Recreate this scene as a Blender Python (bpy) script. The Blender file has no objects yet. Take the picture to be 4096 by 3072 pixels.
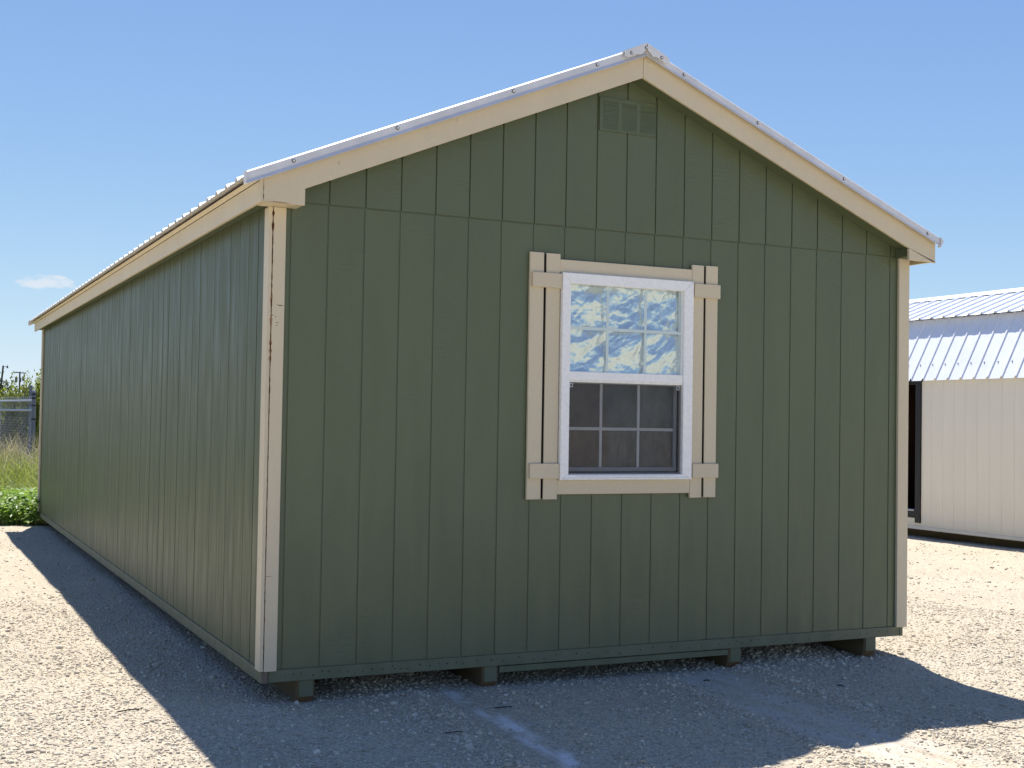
import bpy, bmesh, math, random
import numpy as np
from mathutils import Vector, Matrix

random.seed(7)
rng = np.random.default_rng(11)
S = bpy.context.scene
C = S.collection
Z0 = 0.185                      # shed floor line above the gravel

# ------------------------------------------------------------------ camera
CAM = Vector((-1.732, -6.5355, 1.3113 + Z0))
YAW, PIT, ROL = 0.44716, 0.0287, 0.01662
fw = Vector((math.sin(YAW) * math.cos(PIT), math.cos(YAW) * math.cos(PIT), math.sin(PIT)))
rt = Vector((math.cos(YAW), -math.sin(YAW), 0.0))
up = rt.cross(fw)
r2 = rt * math.cos(ROL) + up * math.sin(ROL)
u2 = up * math.cos(ROL) - rt * math.sin(ROL)
cam = bpy.data.cameras.new('camera')
cam.sensor_width = 36.0
cam.lens = 5114.5 / 4096 * 36.0
cam.clip_end = 3000
co = bpy.data.objects.new('camera', cam)
C.objects.link(co)
co.matrix_world = Matrix(((r2.x, u2.x, -fw.x, CAM.x), (r2.y, u2.y, -fw.y, CAM.y),
                          (r2.z, u2.z, -fw.z, CAM.z), (0, 0, 0, 1)))
S.camera = co

# ------------------------------------------------------------------ sky, sun, exposure
SUN = Vector((0.115, 0.460, 1.0)).normalized()
W = bpy.data.worlds.new('World')
S.world = W
W.use_nodes = True
wn, wl = W.node_tree.nodes, W.node_tree.links
bg = wn['Background']
sky = wn.new('ShaderNodeTexSky')
sky.sky_type = 'NISHITA'
sky.sun_disc = False
sky.sun_elevation = math.asin(SUN.z)
sky.sun_rotation = math.atan2(SUN.x, SUN.y)
sky.air_density = 0.6
sky.altitude = 2000
sky.dust_density = 0.0
sky.ozone_density = 2.0
# soft highlight roll-off of the whole sky, per channel: c = 5 (1 - exp(-k s))
sp_ = wn.new('ShaderNodeSeparateColor')
cb_ = wn.new('ShaderNodeCombineColor')
wl.new(sky.outputs['Color'], sp_.inputs[0])
for i, k in enumerate((0.2673, 0.3108, 0.4845)):
    m1, m2, m3 = (wn.new('ShaderNodeMath') for _ in range(3))
    m1.operation, m2.operation, m3.operation = 'MULTIPLY', 'EXPONENT', 'MULTIPLY_ADD'
    m1.inputs[1].default_value = -k
    m3.inputs[1].default_value, m3.inputs[2].default_value = -5.0, 5.0
    wl.new(sp_.outputs[i], m1.inputs[0])
    wl.new(m1.outputs[0], m2.inputs[0])
    wl.new(m2.outputs[0], m3.inputs[0])
    wl.new(m3.outputs[0], cb_.inputs[i])
# one thin wisp of cloud low at the left
gtc = wn.new('ShaderNodeTexCoord')
CD = Vector((math.sin(YAW + math.atan((160 - 2048) / 5114.5)), math.cos(YAW + math.atan((160 - 2048) / 5114.5)), .0955)).normalized()
CR = Vector((CD.y, -CD.x, 0)).normalized()
CU = CR.cross(CD)


def wm(op, a, b=0.0):
    m = wn.new('ShaderNodeMath')
    m.operation = op
    for i, v in enumerate((a, b)):
        if hasattr(v, 'is_output'):
            wl.new(v, m.inputs[i])
        else:
            m.inputs[i].default_value = v
    return m.outputs[0]


def wdot(v):
    m = wn.new('ShaderNodeVectorMath')
    m.operation = 'DOT_PRODUCT'
    wl.new(gtc.outputs['Generated'], m.inputs[0])
    m.inputs[1].default_value = v
    return m.outputs['Value']


cn = wn.new('ShaderNodeTexNoise')
cmp_ = wn.new('ShaderNodeMapping')
cmp_.inputs['Scale'].default_value = (60, 60, 190)
wl.new(gtc.outputs['Generated'], cmp_.inputs[0])
wl.new(cmp_.outputs[0], cn.inputs['Vector'])
cn.inputs['Scale'].default_value = 1.0
cn.inputs['Detail'].default_value = 5
eu, ev = wm('DIVIDE', wdot(CR), .021), wm('DIVIDE', wdot(CU), .0058)
er = wm('SQRT', wm('ADD', wm('MULTIPLY', eu, eu), wm('MULTIPLY', ev, ev)))
front = wm('GREATER_THAN', wdot(CD), .9)
cm = wm('MULTIPLY', wm('SUBTRACT', wm('MULTIPLY', cn.outputs['Fac'], 2.1), wm('ADD', er, .12)), front)
clampn = wn.new('ShaderNodeClamp')
wl.new(wm('MULTIPLY', cm, 1.6), clampn.inputs[0])
clampn.inputs['Max'].default_value = .6
cmx = wn.new('ShaderNodeMix')
cmx.data_type = 'RGBA'
wl.new(clampn.outputs[0], cmx.inputs[0])
wl.new(cb_.outputs[0], cmx.inputs[6])
cmx.inputs[7].default_value = (4.6, 4.65, 4.75, 1)
wl.new(cmx.outputs[2], bg.inputs['Color'])
bg.inputs['Strength'].default_value = 0.080

sun = bpy.data.lights.new('sun', 'SUN')
sun.energy = 3.2
sun.angle = math.radians(0.53)
sun.color = (1.0, 0.965, 0.915)
so = bpy.data.objects.new('sun', sun)
C.objects.link(so)
so.rotation_euler = SUN.to_track_quat('Z', 'Y').to_euler()

S.view_settings.view_transform = 'Standard'
S.view_settings.look = 'None'
S.view_settings.exposure = 1.25
S.view_settings.gamma = 1.0
S.render.engine = 'CYCLES'
S.cycles.max_bounces = 8
S.cycles.transparent_max_bounces = 12


# ------------------------------------------------------------------ node helpers
class NT:
    def __init__(self, name):
        self.m = bpy.data.materials.new(name)
        self.m.use_nodes = True
        self.t = self.m.node_tree
        self.n, self.l = self.t.nodes, self.t.links
        self.b = self.n['Principled BSDF']
        self.out = self.n['Material Output']
        tc = self.n.new('ShaderNodeTexCoord')
        oi = self.n.new('ShaderNodeObjectInfo')
        self.rand = oi.outputs['Random']
        add = self.n.new('ShaderNodeVectorMath')
        mul = self.n.new('ShaderNodeMath')
        mul.operation = 'MULTIPLY'
        mul.inputs[1].default_value = 37.0
        self.l.new(oi.outputs['Random'], mul.inputs[0])
        self.l.new(tc.outputs['Object'], add.inputs[0])
        self.l.new(mul.outputs[0], add.inputs[1])
        self.co = add.outputs[0]
        self.obj = tc.outputs['Object']
        geo = self.n.new('ShaderNodeNewGeometry')
        self.pos = geo.outputs['Position']
        self.island = geo.outputs['Random Per Island']

    def put(self, sock, v):
        if hasattr(v, 'is_output'):
            self.l.new(v, sock)
        else:
            if hasattr(sock.default_value, '__len__') and not hasattr(v, '__len__'):
                v = (v, v, v)
            if hasattr(v, '__len__') and len(v) == 3 and len(sock.default_value) == 4:
                v = (*v, 1)
            sock.default_value = v

    def noise(self, scale=1.0, sc=(1, 1, 1), det=3.0, rough=0.55, co=None, dist=0.0):
        mp = self.n.new('ShaderNodeMapping')
        mp.inputs['Scale'].default_value = sc
        self.l.new(co or self.co, mp.inputs['Vector'])
        t = self.n.new('ShaderNodeTexNoise')
        t.inputs['Scale'].default_value = scale
        t.inputs['Detail'].default_value = det
        t.inputs['Roughness'].default_value = rough
        t.inputs['Distortion'].default_value = dist
        self.l.new(mp.outputs[0], t.inputs['Vector'])
        return t.outputs['Fac']

    def voro(self, scale=1.0, feature='F1', out='Distance', co=None, sc=(1, 1, 1)):
        mp = self.n.new('ShaderNodeMapping')
        mp.inputs['Scale'].default_value = sc
        self.l.new(co or self.co, mp.inputs['Vector'])
        t = self.n.new('ShaderNodeTexVoronoi')
        t.feature = feature
        t.inputs['Scale'].default_value = scale
        self.l.new(mp.outputs[0], t.inputs['Vector'])
        return t.outputs[out]

    def rng(self, v, a, b, c=0.0, d=1.0, smooth=False):
        m = self.n.new('ShaderNodeMapRange')
        if smooth:
            m.interpolation_type = 'SMOOTHSTEP'
        for i, x in enumerate((v, a, b, c, d)):
            self.put(m.inputs[i], x)
        return m.outputs[0]

    def math(self, op, a, b=0.0):
        m = self.n.new('ShaderNodeMath')
        m.operation = op
        self.put(m.inputs[0], a)
        self.put(m.inputs[1], b)
        return m.outputs[0]

    def mix(self, f, a, b, mode='MIX'):
        m = self.n.new('ShaderNodeMix')
        m.data_type = 'RGBA'
        m.blend_type = mode
        self.put(m.inputs[0], f)
        self.put(m.inputs[6], a)
        self.put(m.inputs[7], b)
        return m.outputs[2]

    def sep(self, v):
        s = self.n.new('ShaderNodeSeparateXYZ')
        self.l.new(v, s.inputs[0])
        return s.outputs

    def bump(self, h, dist, strength=1.0, normal=None):
        b = self.n.new('ShaderNodeBump')
        b.inputs['Distance'].default_value = dist
        b.inputs['Strength'].default_value = strength
        self.l.new(h, b.inputs['Height'])
        if normal:
            self.l.new(normal, b.inputs['Normal'])
        self.l.new(b.outputs[0], self.b.inputs['Normal'])
        return b.outputs[0]

    def base(self, c):
        self.put(self.b.inputs['Base Color'], c)

    def set(self, **k):
        for a, v in k.items():
            self.put(self.b.inputs[{'rough': 'Roughness', 'metal': 'Metallic', 'spec': 'Specular IOR Level',
                                    'coat': 'Coat Weight'}[a]], v)


def scaled(c, f):
    return tuple(x * f for x in c)


def paint(name, col, rough=0.42, spec=0.5, wav=0.0, grain=0.0009, ripple=0.0010, dirt=0.0, speck=0.0, bold=0.06):
    t = NT(name)
    n1 = t.noise(3.0, (1, 1, .25), 4)
    c = t.mix(t.rng(n1, .3, .7), scaled(col, 1 - bold), scaled(col, 1 + bold))
    c = t.mix(t.rng(t.rand, 0, 1, 0, .5), c, t.mix(.5, c, scaled(col, .96)))
    fine = t.noise(160, (1, 1, .35), 3)
    c = t.mix(t.rng(fine, .56, .72, 0, .22), c, scaled(col, 1.35))
    scuff = t.math('MULTIPLY', t.rng(t.noise(75, (.35, .35, 1), 3, .6), .68, .74), t.rng(t.noise(2.3, (1, 1, .6), 2), .5, .62))
    c = t.mix(t.math('MULTIPLY', scuff, .5), c, scaled(col, 1.7))
    if dirt:
        z = t.sep(t.pos)[2]
        low = t.math('MULTIPLY', t.rng(z, .17, .75, 1, 0), t.noise(9, (1, 1, .6), 4))
        c = t.mix(t.rng(low, .05, .8, 0, dirt), c, (.42, .37, .28))
    if speck:
        s = t.math('MULTIPLY', t.rng(t.noise(38, (1, 1, .5), 3), .66, .72), t.rng(t.noise(4.2, (1, 1, 1), 2), .52, .66))
        c = t.mix(t.math('MULTIPLY', s, speck), c, (.10, .045, .02))
    t.base(c)
    t.put(t.b.inputs['Roughness'], t.rng(t.noise(14, (1, 1, .15), 3), .3, .7, rough - .06, rough + .1))
    t.set(spec=spec)
    g = t.noise(55, (1, 1, .07), 4, .6)
    b1 = t.bump(g, grain)
    r = t.math('MULTIPLY', t.noise(60, (.28, .28, 1.0), 2, .5, dist=.6), t.rng(t.noise(3.1, (2, 2, .7), 2), .45, .62))
    b2 = t.bump(r, ripple, normal=b1)
    if wav:
        w = t.noise(9, (1, 1, .05), 2)
        t.bump(w, wav, normal=b2)
    return t.m


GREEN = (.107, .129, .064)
TAN = (.65, .555, .38)
M = {}
M['green'] = paint('green_siding_paint', GREEN, .40, .5, 0.0, .0010, .0024, dirt=.10)
M['green_side'] = paint('green_siding_paint_darkened', scaled(GREEN, .80), .44, .28, .0060, .0008, .0006, dirt=.12)  # same green darkened, the long wall's dimmer light put into the colour
M['green_rim'] = paint('green_rim_paint', scaled(GREEN, .92), .5, .4, 0, .001, .0006, dirt=.25)
M['tan'] = paint('tan_trim_paint', TAN, .5, .4, 0, .0006, .0016, speck=.0, bold=.04)
M['tan_worn'] = paint('tan_trim_paint_worn', TAN, .5, .4, 0, .0006, .0018, speck=.75, bold=.05)
M['cream'] = paint('cream_siding_paint', (.86, .80, .65), .5, .4, .001, .0006, .0006, bold=.03, dirt=.15)
M['black'] = paint('black_trim_paint', (.012, .013, .014), .45, .4)


def plain(name, col, rough=.5, metal=0.0, spec=.5, nv=.08, nscale=20, bump=0.0, bscale=80, sc=(1, 1, 1)):
    t = NT(name)
    c = t.mix(t.rng(t.noise(nscale, sc, 4), .3, .7), scaled(col, 1 - nv), scaled(col, 1 + nv))
    t.base(c)
    t.put(t.b.inputs['Roughness'], t.rng(t.noise(nscale * 2, sc, 3), .3, .7, rough - .05, rough + .05))
    t.set(metal=metal, spec=spec)
    if bump:
        t.bump(t.noise(bscale, sc, 4), bump)
    return t.m


M['vinyl'] = plain('white_vinyl', (.93, .91, .855), .28, 0, .5, .02)
M['grid'] = plain('white_grid_bar', (.92, .92, .90), .4, 0, .4, .02)
M['roofmetal'] = plain('galvanised_roof_metal', (.74, .75, .77), .38, .35, .5, .06, 6, .0006, 9)
M['trimmetal'] = plain('galvanised_trim_metal', (.74, .72, .685), .40, .10, .5, .07, 7, .0012, 8)
M['whitemetal'] = plain('white_roof_metal', (.80, .82, .85), .42, .0, .5, .03, 5, .0005, 11)
M['washer'] = plain('dark_rubber_washer', (.03, .03, .035), .6)
M['wood'] = plain('bare_brown_wood', (.15, .11, .055), .75, 0, .3, .25, 14, .001, 60, (1, .1, 1))
M['rawend'] = plain('raw_reddish_wood_end', (.20, .12, .06), .8, 0, .2, .25, 40)
M['wooddeck'] = plain('weathered_roof_deck_wood', (.19, .15, .11), .8, 0, .2, .25, 10, .001, 50, (1, .1, 1))
M['dark'] = plain('shade_black', (.012, .010, .009), .9, 0, .1)  # near-black standing in for shade between shutter strips and behind the window
M['brownwall'] = plain('dark_brown_interior_boards', (.06, .03, .018), .8, 0, .2, .3, 8, 0, 1, (1, 1, .1))
M['nail'] = plain('rusty_nail_head', (.018, .014, .012), .7)
M['galv'] = plain('galvanised_fence_steel', (.42, .43, .45), .4, .55, .5, .1, 20)
M['galvdark'] = plain('weathered_grey_post_steel', (.16, .18, .21), .5, .35, .5, .15, 12)
M['polewood'] = plain('dark_pole_wood', (.075, .060, .05), .85)
M['polesteel'] = plain('grey_transformer_steel', (.13, .14, .15), .6)
M['bark'] = plain('shrub_stem_bark', (.10, .075, .05), .9)
M['twig'] = plain('dark_dry_twig', (.035, .026, .02), .85)
M['greygrid'] = plain('grey_sash_behind_screen', (.46, .48, .48), .5, 0, .3, .03)
M['screenframe'] = plain('screen_frame_grey', (.20, .20, .185), .45, .3)


def soil():
    t = NT('field_soil')
    n = t.noise(2.2, (1, 1, 1), 5, co=t.pos)
    t.base(t.mix(t.rng(n, .35, .65), (.09, .085, .04), (.20, .17, .10)))
    t.set(rough=.95, spec=.1)
    t.bump(t.noise(30, (1, 1, 1), 4, co=t.pos), .03)
    return t.m


M['soil'] = soil()

STREAKS = [  # polylines of chalky compacted dust, (x, y, half width)
    ((1.09, .05, .05), (1.06, -.28, .075), (1.03, -1.0, .10), (1.0, -1.6, .11), (.97, -3.0, .10)),
]


def gravel_ground():
    t = NT('crushed_limestone_ground')
    P = t.pos
    x, y, z = t.sep(P)
    big = t.noise(.9, (1, 1, 0), 4, co=P)
    c = t.mix(t.rng(big, .35, .68), (.62, .53, .39), (.68, .585, .435))
    cell = t.voro(85, 'F1', 'Color', co=P)
    cellv = t.sep(cell)[0]
    c = t.mix(t.rng(cellv, .25, 1, 0, .8), c, t.mix(.75, c, (.30, .255, .19)))
    cell2 = t.sep(t.voro(38, 'F1', 'Color', co=P))[1]
    c = t.mix(t.rng(cell2, .72, 1, 0, .7), c, (.65, .585, .47))
    # skid tracks: pale dust with few stones (worn ground, x measured across the track)
    wob = t.rng(t.noise(2.0, (1, 1, 0), 3, co=P), 0, 1, -.12, .12)
    fr = t.rng(y, .35, -.2, 0, 1, True)
    ca = t.math('ABSOLUTE', t.math('SUBTRACT', t.math('SUBTRACT', x, t.rng(y, -.2, -1.7, 1.07, 1.0)), t.math('MULTIPLY', wob, .5)))
    ma = t.math('MULTIPLY', t.rng(ca, .085, .02, 0, 1, True), fr)
    ma = t.math('MULTIPLY', ma, t.rng(t.noise(7, (1, .5, 0), 4, co=P), .40, .56))
    c = t.mix(t.math('MULTIPLY', ma, .85), c, (.88, .85, .79))
    cb = t.math('ABSOLUTE', t.math('SUBTRACT', t.math('SUBTRACT', x, t.rng(y, -.1, -1.6, 2.68, 2.52)), wob))
    mb = t.math('MULTIPLY', t.rng(cb, .30, .16, 0, 1, True), fr)
    mb2 = t.math('MULTIPLY', mb, t.rng(t.noise(5, (1.6, .5, 0), 4, co=P), .38, .62))
    c = t.mix(t.math('MULTIPLY', mb2, .6), c, (.62, .58, .51))
    br = t.rng(t.noise(3.3, (1.8, .4, 0), 4, co=P), .56, .70)
    c = t.mix(t.math('MULTIPLY', t.math('MULTIPLY', mb, br), .6), c, (.36, .27, .18))
    t.base(c)
    t.set(rough=.95, spec=.15)
    smooth = t.math('MAXIMUM', t.math('MULTIPLY', ma, .9), t.math('MULTIPLY', mb, .55))
    amt = t.math('SUBTRACT', 1.0, smooth)
    v1 = t.rng(t.voro(62, 'F1', co=P), 0, .75, 1, 0)
    v2 = t.rng(t.voro(27, 'F1', co=P), 0, .7, 1, 0)
    v2 = t.math('MULTIPLY', v2, t.rng(t.noise(9, (1, 1, 0), 2, co=P), .45, .6))
    h = t.math('ADD', v1, t.math('MULTIPLY', v2, 1.4))
    h = t.math('MULTIPLY', h, amt)
    h = t.math('ADD', h, t.math('MULTIPLY', t.noise(210, (1, 1, 1), 3, co=P), .6))
    t.bump(h, .011)
    return t.m


M['gravel'] = gravel_ground()


def stones_mat():
    t = NT('limestone_chips')
    c = t.mix(t.island, (.38, .325, .245), (.78, .685, .525))
    k = t.rng(t.island, .955, 1.0)
    c = t.mix(t.math('MULTIPLY', k, .7), c, (.27, .19, .13))
    t.base(t.mix(t.rng(t.noise(120, (1, 1, 1), 3, co=t.pos), .35, .65, 0, .25), c, (.34, .30, .25)))
    t.set(rough=.92, spec=.2)
    return t.m


M['stone'] = stones_mat()


def leafmat(name, a, b, trans=.35, rough=.5):
    t = NT(name)
    c = t.mix(t.island, a, b)
    t.base(c)
    t.set(rough=rough, spec=.35)
    tr = t.n.new('ShaderNodeBsdfTranslucent')
    t.put(tr.inputs['Color'], t.mix(.5, c, t.mix(1.0, c, (1.5, 1.6, .6), 'MULTIPLY')))
    mx = t.n.new('ShaderNodeMixShader')
    mx.inputs[0].default_value = trans
    t.l.new(t.b.outputs[0], mx.inputs[1])
    t.l.new(tr.outputs[0], mx.inputs[2])
    t.l.new(mx.outputs[0], t.out.inputs['Surface'])
    return t.m


M['grass'] = leafmat('green_grass_blades', (.19, .235, .05), (.43, .45, .15))
M['drygrass'] = leafmat('dry_grass_stems', (.26, .215, .15), (.50, .44, .33), .35)
M['weed'] = leafmat('broad_weed_leaves', (.13, .22, .04), (.29, .40, .11), .45, .4)
M['shrubleaf'] = leafmat('yellow_green_shrub_leaves', (.17, .21, .04), (.37, .39, .09), .5)
M['shrubleaf2'] = leafmat('olive_shrub_leaves', (.12, .15, .04), (.28, .30, .085), .45)
M['treeleaf'] = leafmat('dark_tree_leaves', (.03, .045, .015), (.07, .09, .03), .25)


def glass_mat():
    t = NT('window_glass')
    tr = t.n.new('ShaderNodeBsdfTransparent')
    tr.inputs[0].default_value = (.93, .96, .95, 1)
    gl = t.n.new('ShaderNodeBsdfGlossy')
    gl.inputs['Roughness'].default_value = .01
    lw = t.n.new('ShaderNodeLayerWeight')
    mx = t.n.new('ShaderNodeMixShader')
    fr = t.math('MULTIPLY_ADD', t.math('POWER', lw.outputs['Facing'], 5.0), .96)
    fr.node.inputs[2].default_value = .04
    t.l.new(fr, mx.inputs[0])
    t.l.new(tr.outputs[0], mx.inputs[1])
    t.l.new(gl.outputs[0], mx.inputs[2])
    t.l.new(mx.outputs[0], t.out.inputs['Surface'])
    return t.m


def screen_mat():
    t = NT('insect_screen_mesh')
    tr = t.n.new('ShaderNodeBsdfTransparent')
    t.base((.075, .075, .075))
    t.set(rough=.7, spec=.3)
    mx = t.n.new('ShaderNodeMixShader')
    mx.inputs[0].default_value = .27
    t.l.new(tr.outputs[0], mx.inputs[1])
    t.l.new(t.b.outputs[0], mx.inputs[2])
    t.l.new(mx.outputs[0], t.out.inputs['Surface'])
    return t.m


def foil_mat():
    t = NT('crinkled_reflective_foil')
    t.base((.86, .875, .88))
    t.set(metal=.62, rough=.17)
    n = t.noise(30, (1, 1, 1), 4, .55, dist=1.0)
    t.bump(n, .0007)
    return t.m


def film_mat():
    t = NT('wrinkled_dark_plastic_film')
    x = t.sep(t.obj)[0]
    f = t.rng(x, 2.02, 2.10, 0, 1, True)
    c = t.mix(f, (.16, .085, .062), (.19, .18, .165))
    st = t.rng(t.noise(6, (1.3, 1, .75), 5, .6, dist=1.6), .36, .66, .65, 1.45)
    t.base(t.mix(1.0, c, st, 'MULTIPLY'))
    t.set(rough=.30, spec=.6)
    t.bump(t.noise(9, (1.6, 1, .5), 5, .55, dist=1.5), .02)
    return t.m


M['glass'] = glass_mat()
M['screen'] = screen_mat()
M['foil'] = foil_mat()
M['film'] = film_mat()


# ------------------------------------------------------------------ mesh helpers
class B:
    """collects shapes given in the shed frame (z = 0 at the floor line) into one mesh"""

    def __init__(self):
        self.bm = bmesh.new()

    def poly(self, pts, mi=0):
        f = self.bm.faces.new([self.bm.verts.new(p) for p in pts])
        f.material_index = mi
        return f

    def box(self, x0, x1, y0, y1, z0, z1, mi=0, bev=0.0):
        v = [self.bm.verts.new((x, y, z)) for z in (z0, z1) for y in (y0, y1) for x in (x0, x1)]
        fs = [self.bm.faces.new([v[i] for i in q]) for q in
              ((0, 2, 3, 1), (4, 5, 7, 6), (0, 1, 5, 4), (1, 3, 7, 5), (3, 2, 6, 7), (2, 0, 4, 6))]
        for f in fs:
            f.material_index = mi
        if bev:
            es = list({e for f in fs for e in f.edges})
            bmesh.ops.bevel(self.bm, geom=es, offset=bev, segments=1, affect='EDGES')
        return self

    def prism(self, pts, axis, a, b, mi=0, bev=0.0):
        """polygon pts (2-D) in the plane across axis, swept from a to b"""
        def p3(p, t):
            return {'y': (p[0], t, p[1]), 'x': (t, p[0], p[1]), 'z': (p[0], p[1], t)}[axis]
        A = [self.bm.verts.new(p3(p, a)) for p in pts]
        D = [self.bm.verts.new(p3(p, b)) for p in pts]
        fs = [self.bm.faces.new(A), self.bm.faces.new(D[::-1])]
        n = len(pts)
        for i in range(n):
            fs.append(self.bm.faces.new((A[i], D[i], D[(i + 1) % n], A[(i + 1) % n])))
        for f in fs:
            f.material_index = mi
        if bev:
            bmesh.ops.recalc_face_normals(self.bm, faces=fs)
            es = list({e for f in fs for e in f.edges})
            bmesh.ops.bevel(self.bm, geom=es, offset=bev, segments=1, affect='EDGES')
        return self

    def tube(self, p0, p1, r0, r1=None, n=8, mi=0):
        r1 = r0 if r1 is None else r1
        p0, p1 = Vector(p0), Vector(p1)
        d = (p1 - p0).normalized()
        a = d.orthogonal().normalized()
        b = d.cross(a)
        R = []
        for p, r in ((p0, r0), (p1, r1)):
            R.append([self.bm.verts.new(p + a * (r * math.cos(2 * math.pi * i / n)) + b * (r * math.sin(2 * math.pi * i / n))) for i in range(n)])
        for i in range(n):
            self.bm.faces.new((R[0][i], R[0][(i + 1) % n], R[1][(i + 1) % n], R[1][i])).material_index = mi
        self.bm.faces.new(R[0][::-1]).material_index = mi
        self.bm.faces.new(R[1]).material_index = mi
        return self

    def sweep(self, sections):
        """list of equal-length closed rings -> skin with caps"""
        R = [[self.bm.verts.new(p) for p in s] for s in sections]
        n = len(R[0])
        for a, b in zip(R, R[1:]):
            for i in range(n):
                self.bm.faces.new((a[i], a[(i + 1) % n], b[(i + 1) % n], b[i]))
        self.bm.faces.new(R[0][::-1])
        self.bm.faces.new(R[-1])
        return self

    def mesh(self, name, mats):
        bmesh.ops.recalc_face_normals(self.bm, faces=self.bm.faces)
        me = bpy.data.meshes.new(name)
        self.bm.to_mesh(me)
        self.bm.free()
        for m in (mats if isinstance(mats, (list, tuple)) else [mats]):
            me.materials.append(m)
        return me


WORLD = {}


def place(o, w, parent):
    w = Vector(w)
    WORLD[o.name] = w
    if parent is not None:
        o.parent = parent
        o.location = w - WORLD[parent.name]
    else:
        o.location = w


def obj(name, me, parent=None, loc=(0, 0, Z0), rotz=0.0, kind=None):
    o = bpy.data.objects.new(name, me)
    C.objects.link(o)
    place(o, loc, parent)
    o.rotation_euler = (0, 0, rotz)
    if kind:
        o['kind'] = kind
    return o


def part(name, b, mats, parent, loc=(0, 0, Z0), kind=None, smooth=False):
    me = b.mesh(name, mats)
    if smooth:
        for p in me.polygons:
            p.use_smooth = True
    return obj(name, me, parent, loc, kind=kind)


def thing(name, label, cat, loc, group=None):
    o = bpy.data.objects.new(name, None)
    C.objects.link(o)
    o.empty_display_size = .2
    place(o, loc, None)
    o['label'], o['category'] = label, cat
    if group:
        o['group'] = group
    return o


def tag(o, label=None, cat=None, group=None, kind=None):
    for k, v in (('label', label), ('category', cat), ('group', group), ('kind', kind)):
        if v:
            o[k] = v
    return o


def raw_mesh(name, verts, faces_flat, nper, mat, smooth=False):
    """fast mesh from numpy: verts (n,3), faces (m,nper)"""
    me = bpy.data.meshes.new(name)
    verts = np.asarray(verts, np.float32)
    f = np.asarray(faces_flat, np.int32)
    me.vertices.add(len(verts))
    me.vertices.foreach_set('co', verts.ravel())
    me.loops.add(f.size)
    me.loops.foreach_set('vertex_index', f.ravel())
    me.polygons.add(len(f))
    me.polygons.foreach_set('loop_start', np.arange(0, f.size, nper, dtype=np.int32))
    me.polygons.foreach_set('loop_total', np.full(len(f), nper, np.int32))
    if smooth:
        me.polygons.foreach_set('use_smooth', np.ones(len(f), bool))
    me.update(calc_edges=True)
    me.materials.append(mat)
    return me


# ------------------------------------------------------------------ ground
def vnoise(x, y, s, seed=0):
    """cheap smooth value noise, numpy"""
    x, y = np.asarray(x) * s, np.asarray(y) * s
    xi, yi = np.floor(x), np.floor(y)
    fx, fy = x - xi, y - yi
    fx, fy = fx * fx * (3 - 2 * fx), fy * fy * (3 - 2 * fy)

    def h(a, b):
        v = np.sin(a * 127.1 + b * 311.7 + seed * 74.7) * 43758.5453
        return v - np.floor(v)
    return (h(xi, yi) * (1 - fx) + h(xi + 1, yi) * fx) * (1 - fy) + (h(xi, yi + 1) * (1 - fx) + h(xi + 1, yi + 1) * fx) * fy


def sstep(a, b, v):
    t = np.clip((v - a) / (b - a), 0, 1)
    return t * t * (3 - 2 * t)


def track_a(x, y):
    c = np.interp(y, [-1.7, -.2], [1.0, 1.07])
    return np.abs(x - c)


def track_b(x, y):
    c = np.interp(y, [-1.6, -.1], [2.52, 2.68])
    return np.abs(x - c)


def gz(x, y):
    x, y = np.asarray(x, float), np.asarray(y, float)
    near = np.exp(-((x - 2) ** 2 + (y - 2) ** 2) / 400)
    h = ((vnoise(x, y, .45, 1) - .5) * .05 + (vnoise(x, y, 1.7, 2) - .5) * .020 + (vnoise(x, y, 5.5, 3) - .5) * .009) * near
    front = sstep(.25, -.15, y)
    h = h * (1 - .5 * sstep(.6, -.2, y) * sstep(-2, -.4, y))
    # ground falls slightly towards the front right, rises under the floor between the skids
    h = h - .055 * sstep(2.8, 4.4, x) * sstep(.2, -.5, y) + .03 * sstep(.3, -.8, x) * sstep(6, -1.5, y)
    inside = sstep(.10, .6, y) * sstep(.2, .5, x) * sstep(4.2, 3.95, x) * sstep(11.5, 11, y)
    h = h + inside * .045
    h = h + .055 * np.exp(-((x - 3.5) / .33) ** 2) * np.exp(-((y - .35) / .3) ** 2)
    h = h + .030 * np.exp(-((x - .75) / .33) ** 2) * np.exp(-((y - .3) / .25) ** 2)
    for f, w in ((track_a, .15), (track_b, .25)):
        d = f(x, y)
        h = h - .014 * sstep(w + .03, w - .08, d) * front
        h = h + .016 * np.exp(-((d - w - .10) / .07) ** 2) * front * (.5 + vnoise(x, y, 7, 9))
    # keep the skids seated: no bump above their undersides
    for sx in (.235, 1.30, 2.96, 4.03):
        w = np.exp(-((x - sx) / .10) ** 2) * sstep(-.12, .0, y) * sstep(11.9, 11.7, y)
        h = h * (1 - w) + w * np.minimum(h, .004)
    return h


def axis(lo, hi, step, far):
    a = list(np.arange(lo, hi + 1e-6, step))
    s, v = step, lo
    left = []
    while v > -far:
        s *= 1.22
        v -= s
        left.append(v)
    s, v = step, hi
    right = []
    while v < far:
        s *= 1.22
        v += s
        right.append(v)
    return np.array(left[::-1] + a + right)


gx_, gy_ = axis(-3.2, 6.2, .045, 1500), axis(-3.6, 12.4, .055, 1500)
X, Y = np.meshgrid(gx_, gy_)
Zg = gz(X, Y)
nx, ny = len(gx_), len(gy_)
idx = np.arange(nx * ny).reshape(ny, nx)
quads = np.stack([idx[:-1, :-1], idx[:-1, 1:], idx[1:, 1:], idx[1:, :-1]], -1).reshape(-1, 4)
g = obj('gravel_ground', raw_mesh('gravel_ground', np.c_[X.ravel(), Y.ravel(), Zg.ravel()], quads, 4, M['gravel'], True), loc=(0, 0, 0))
g['kind'] = 'structure'

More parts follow.
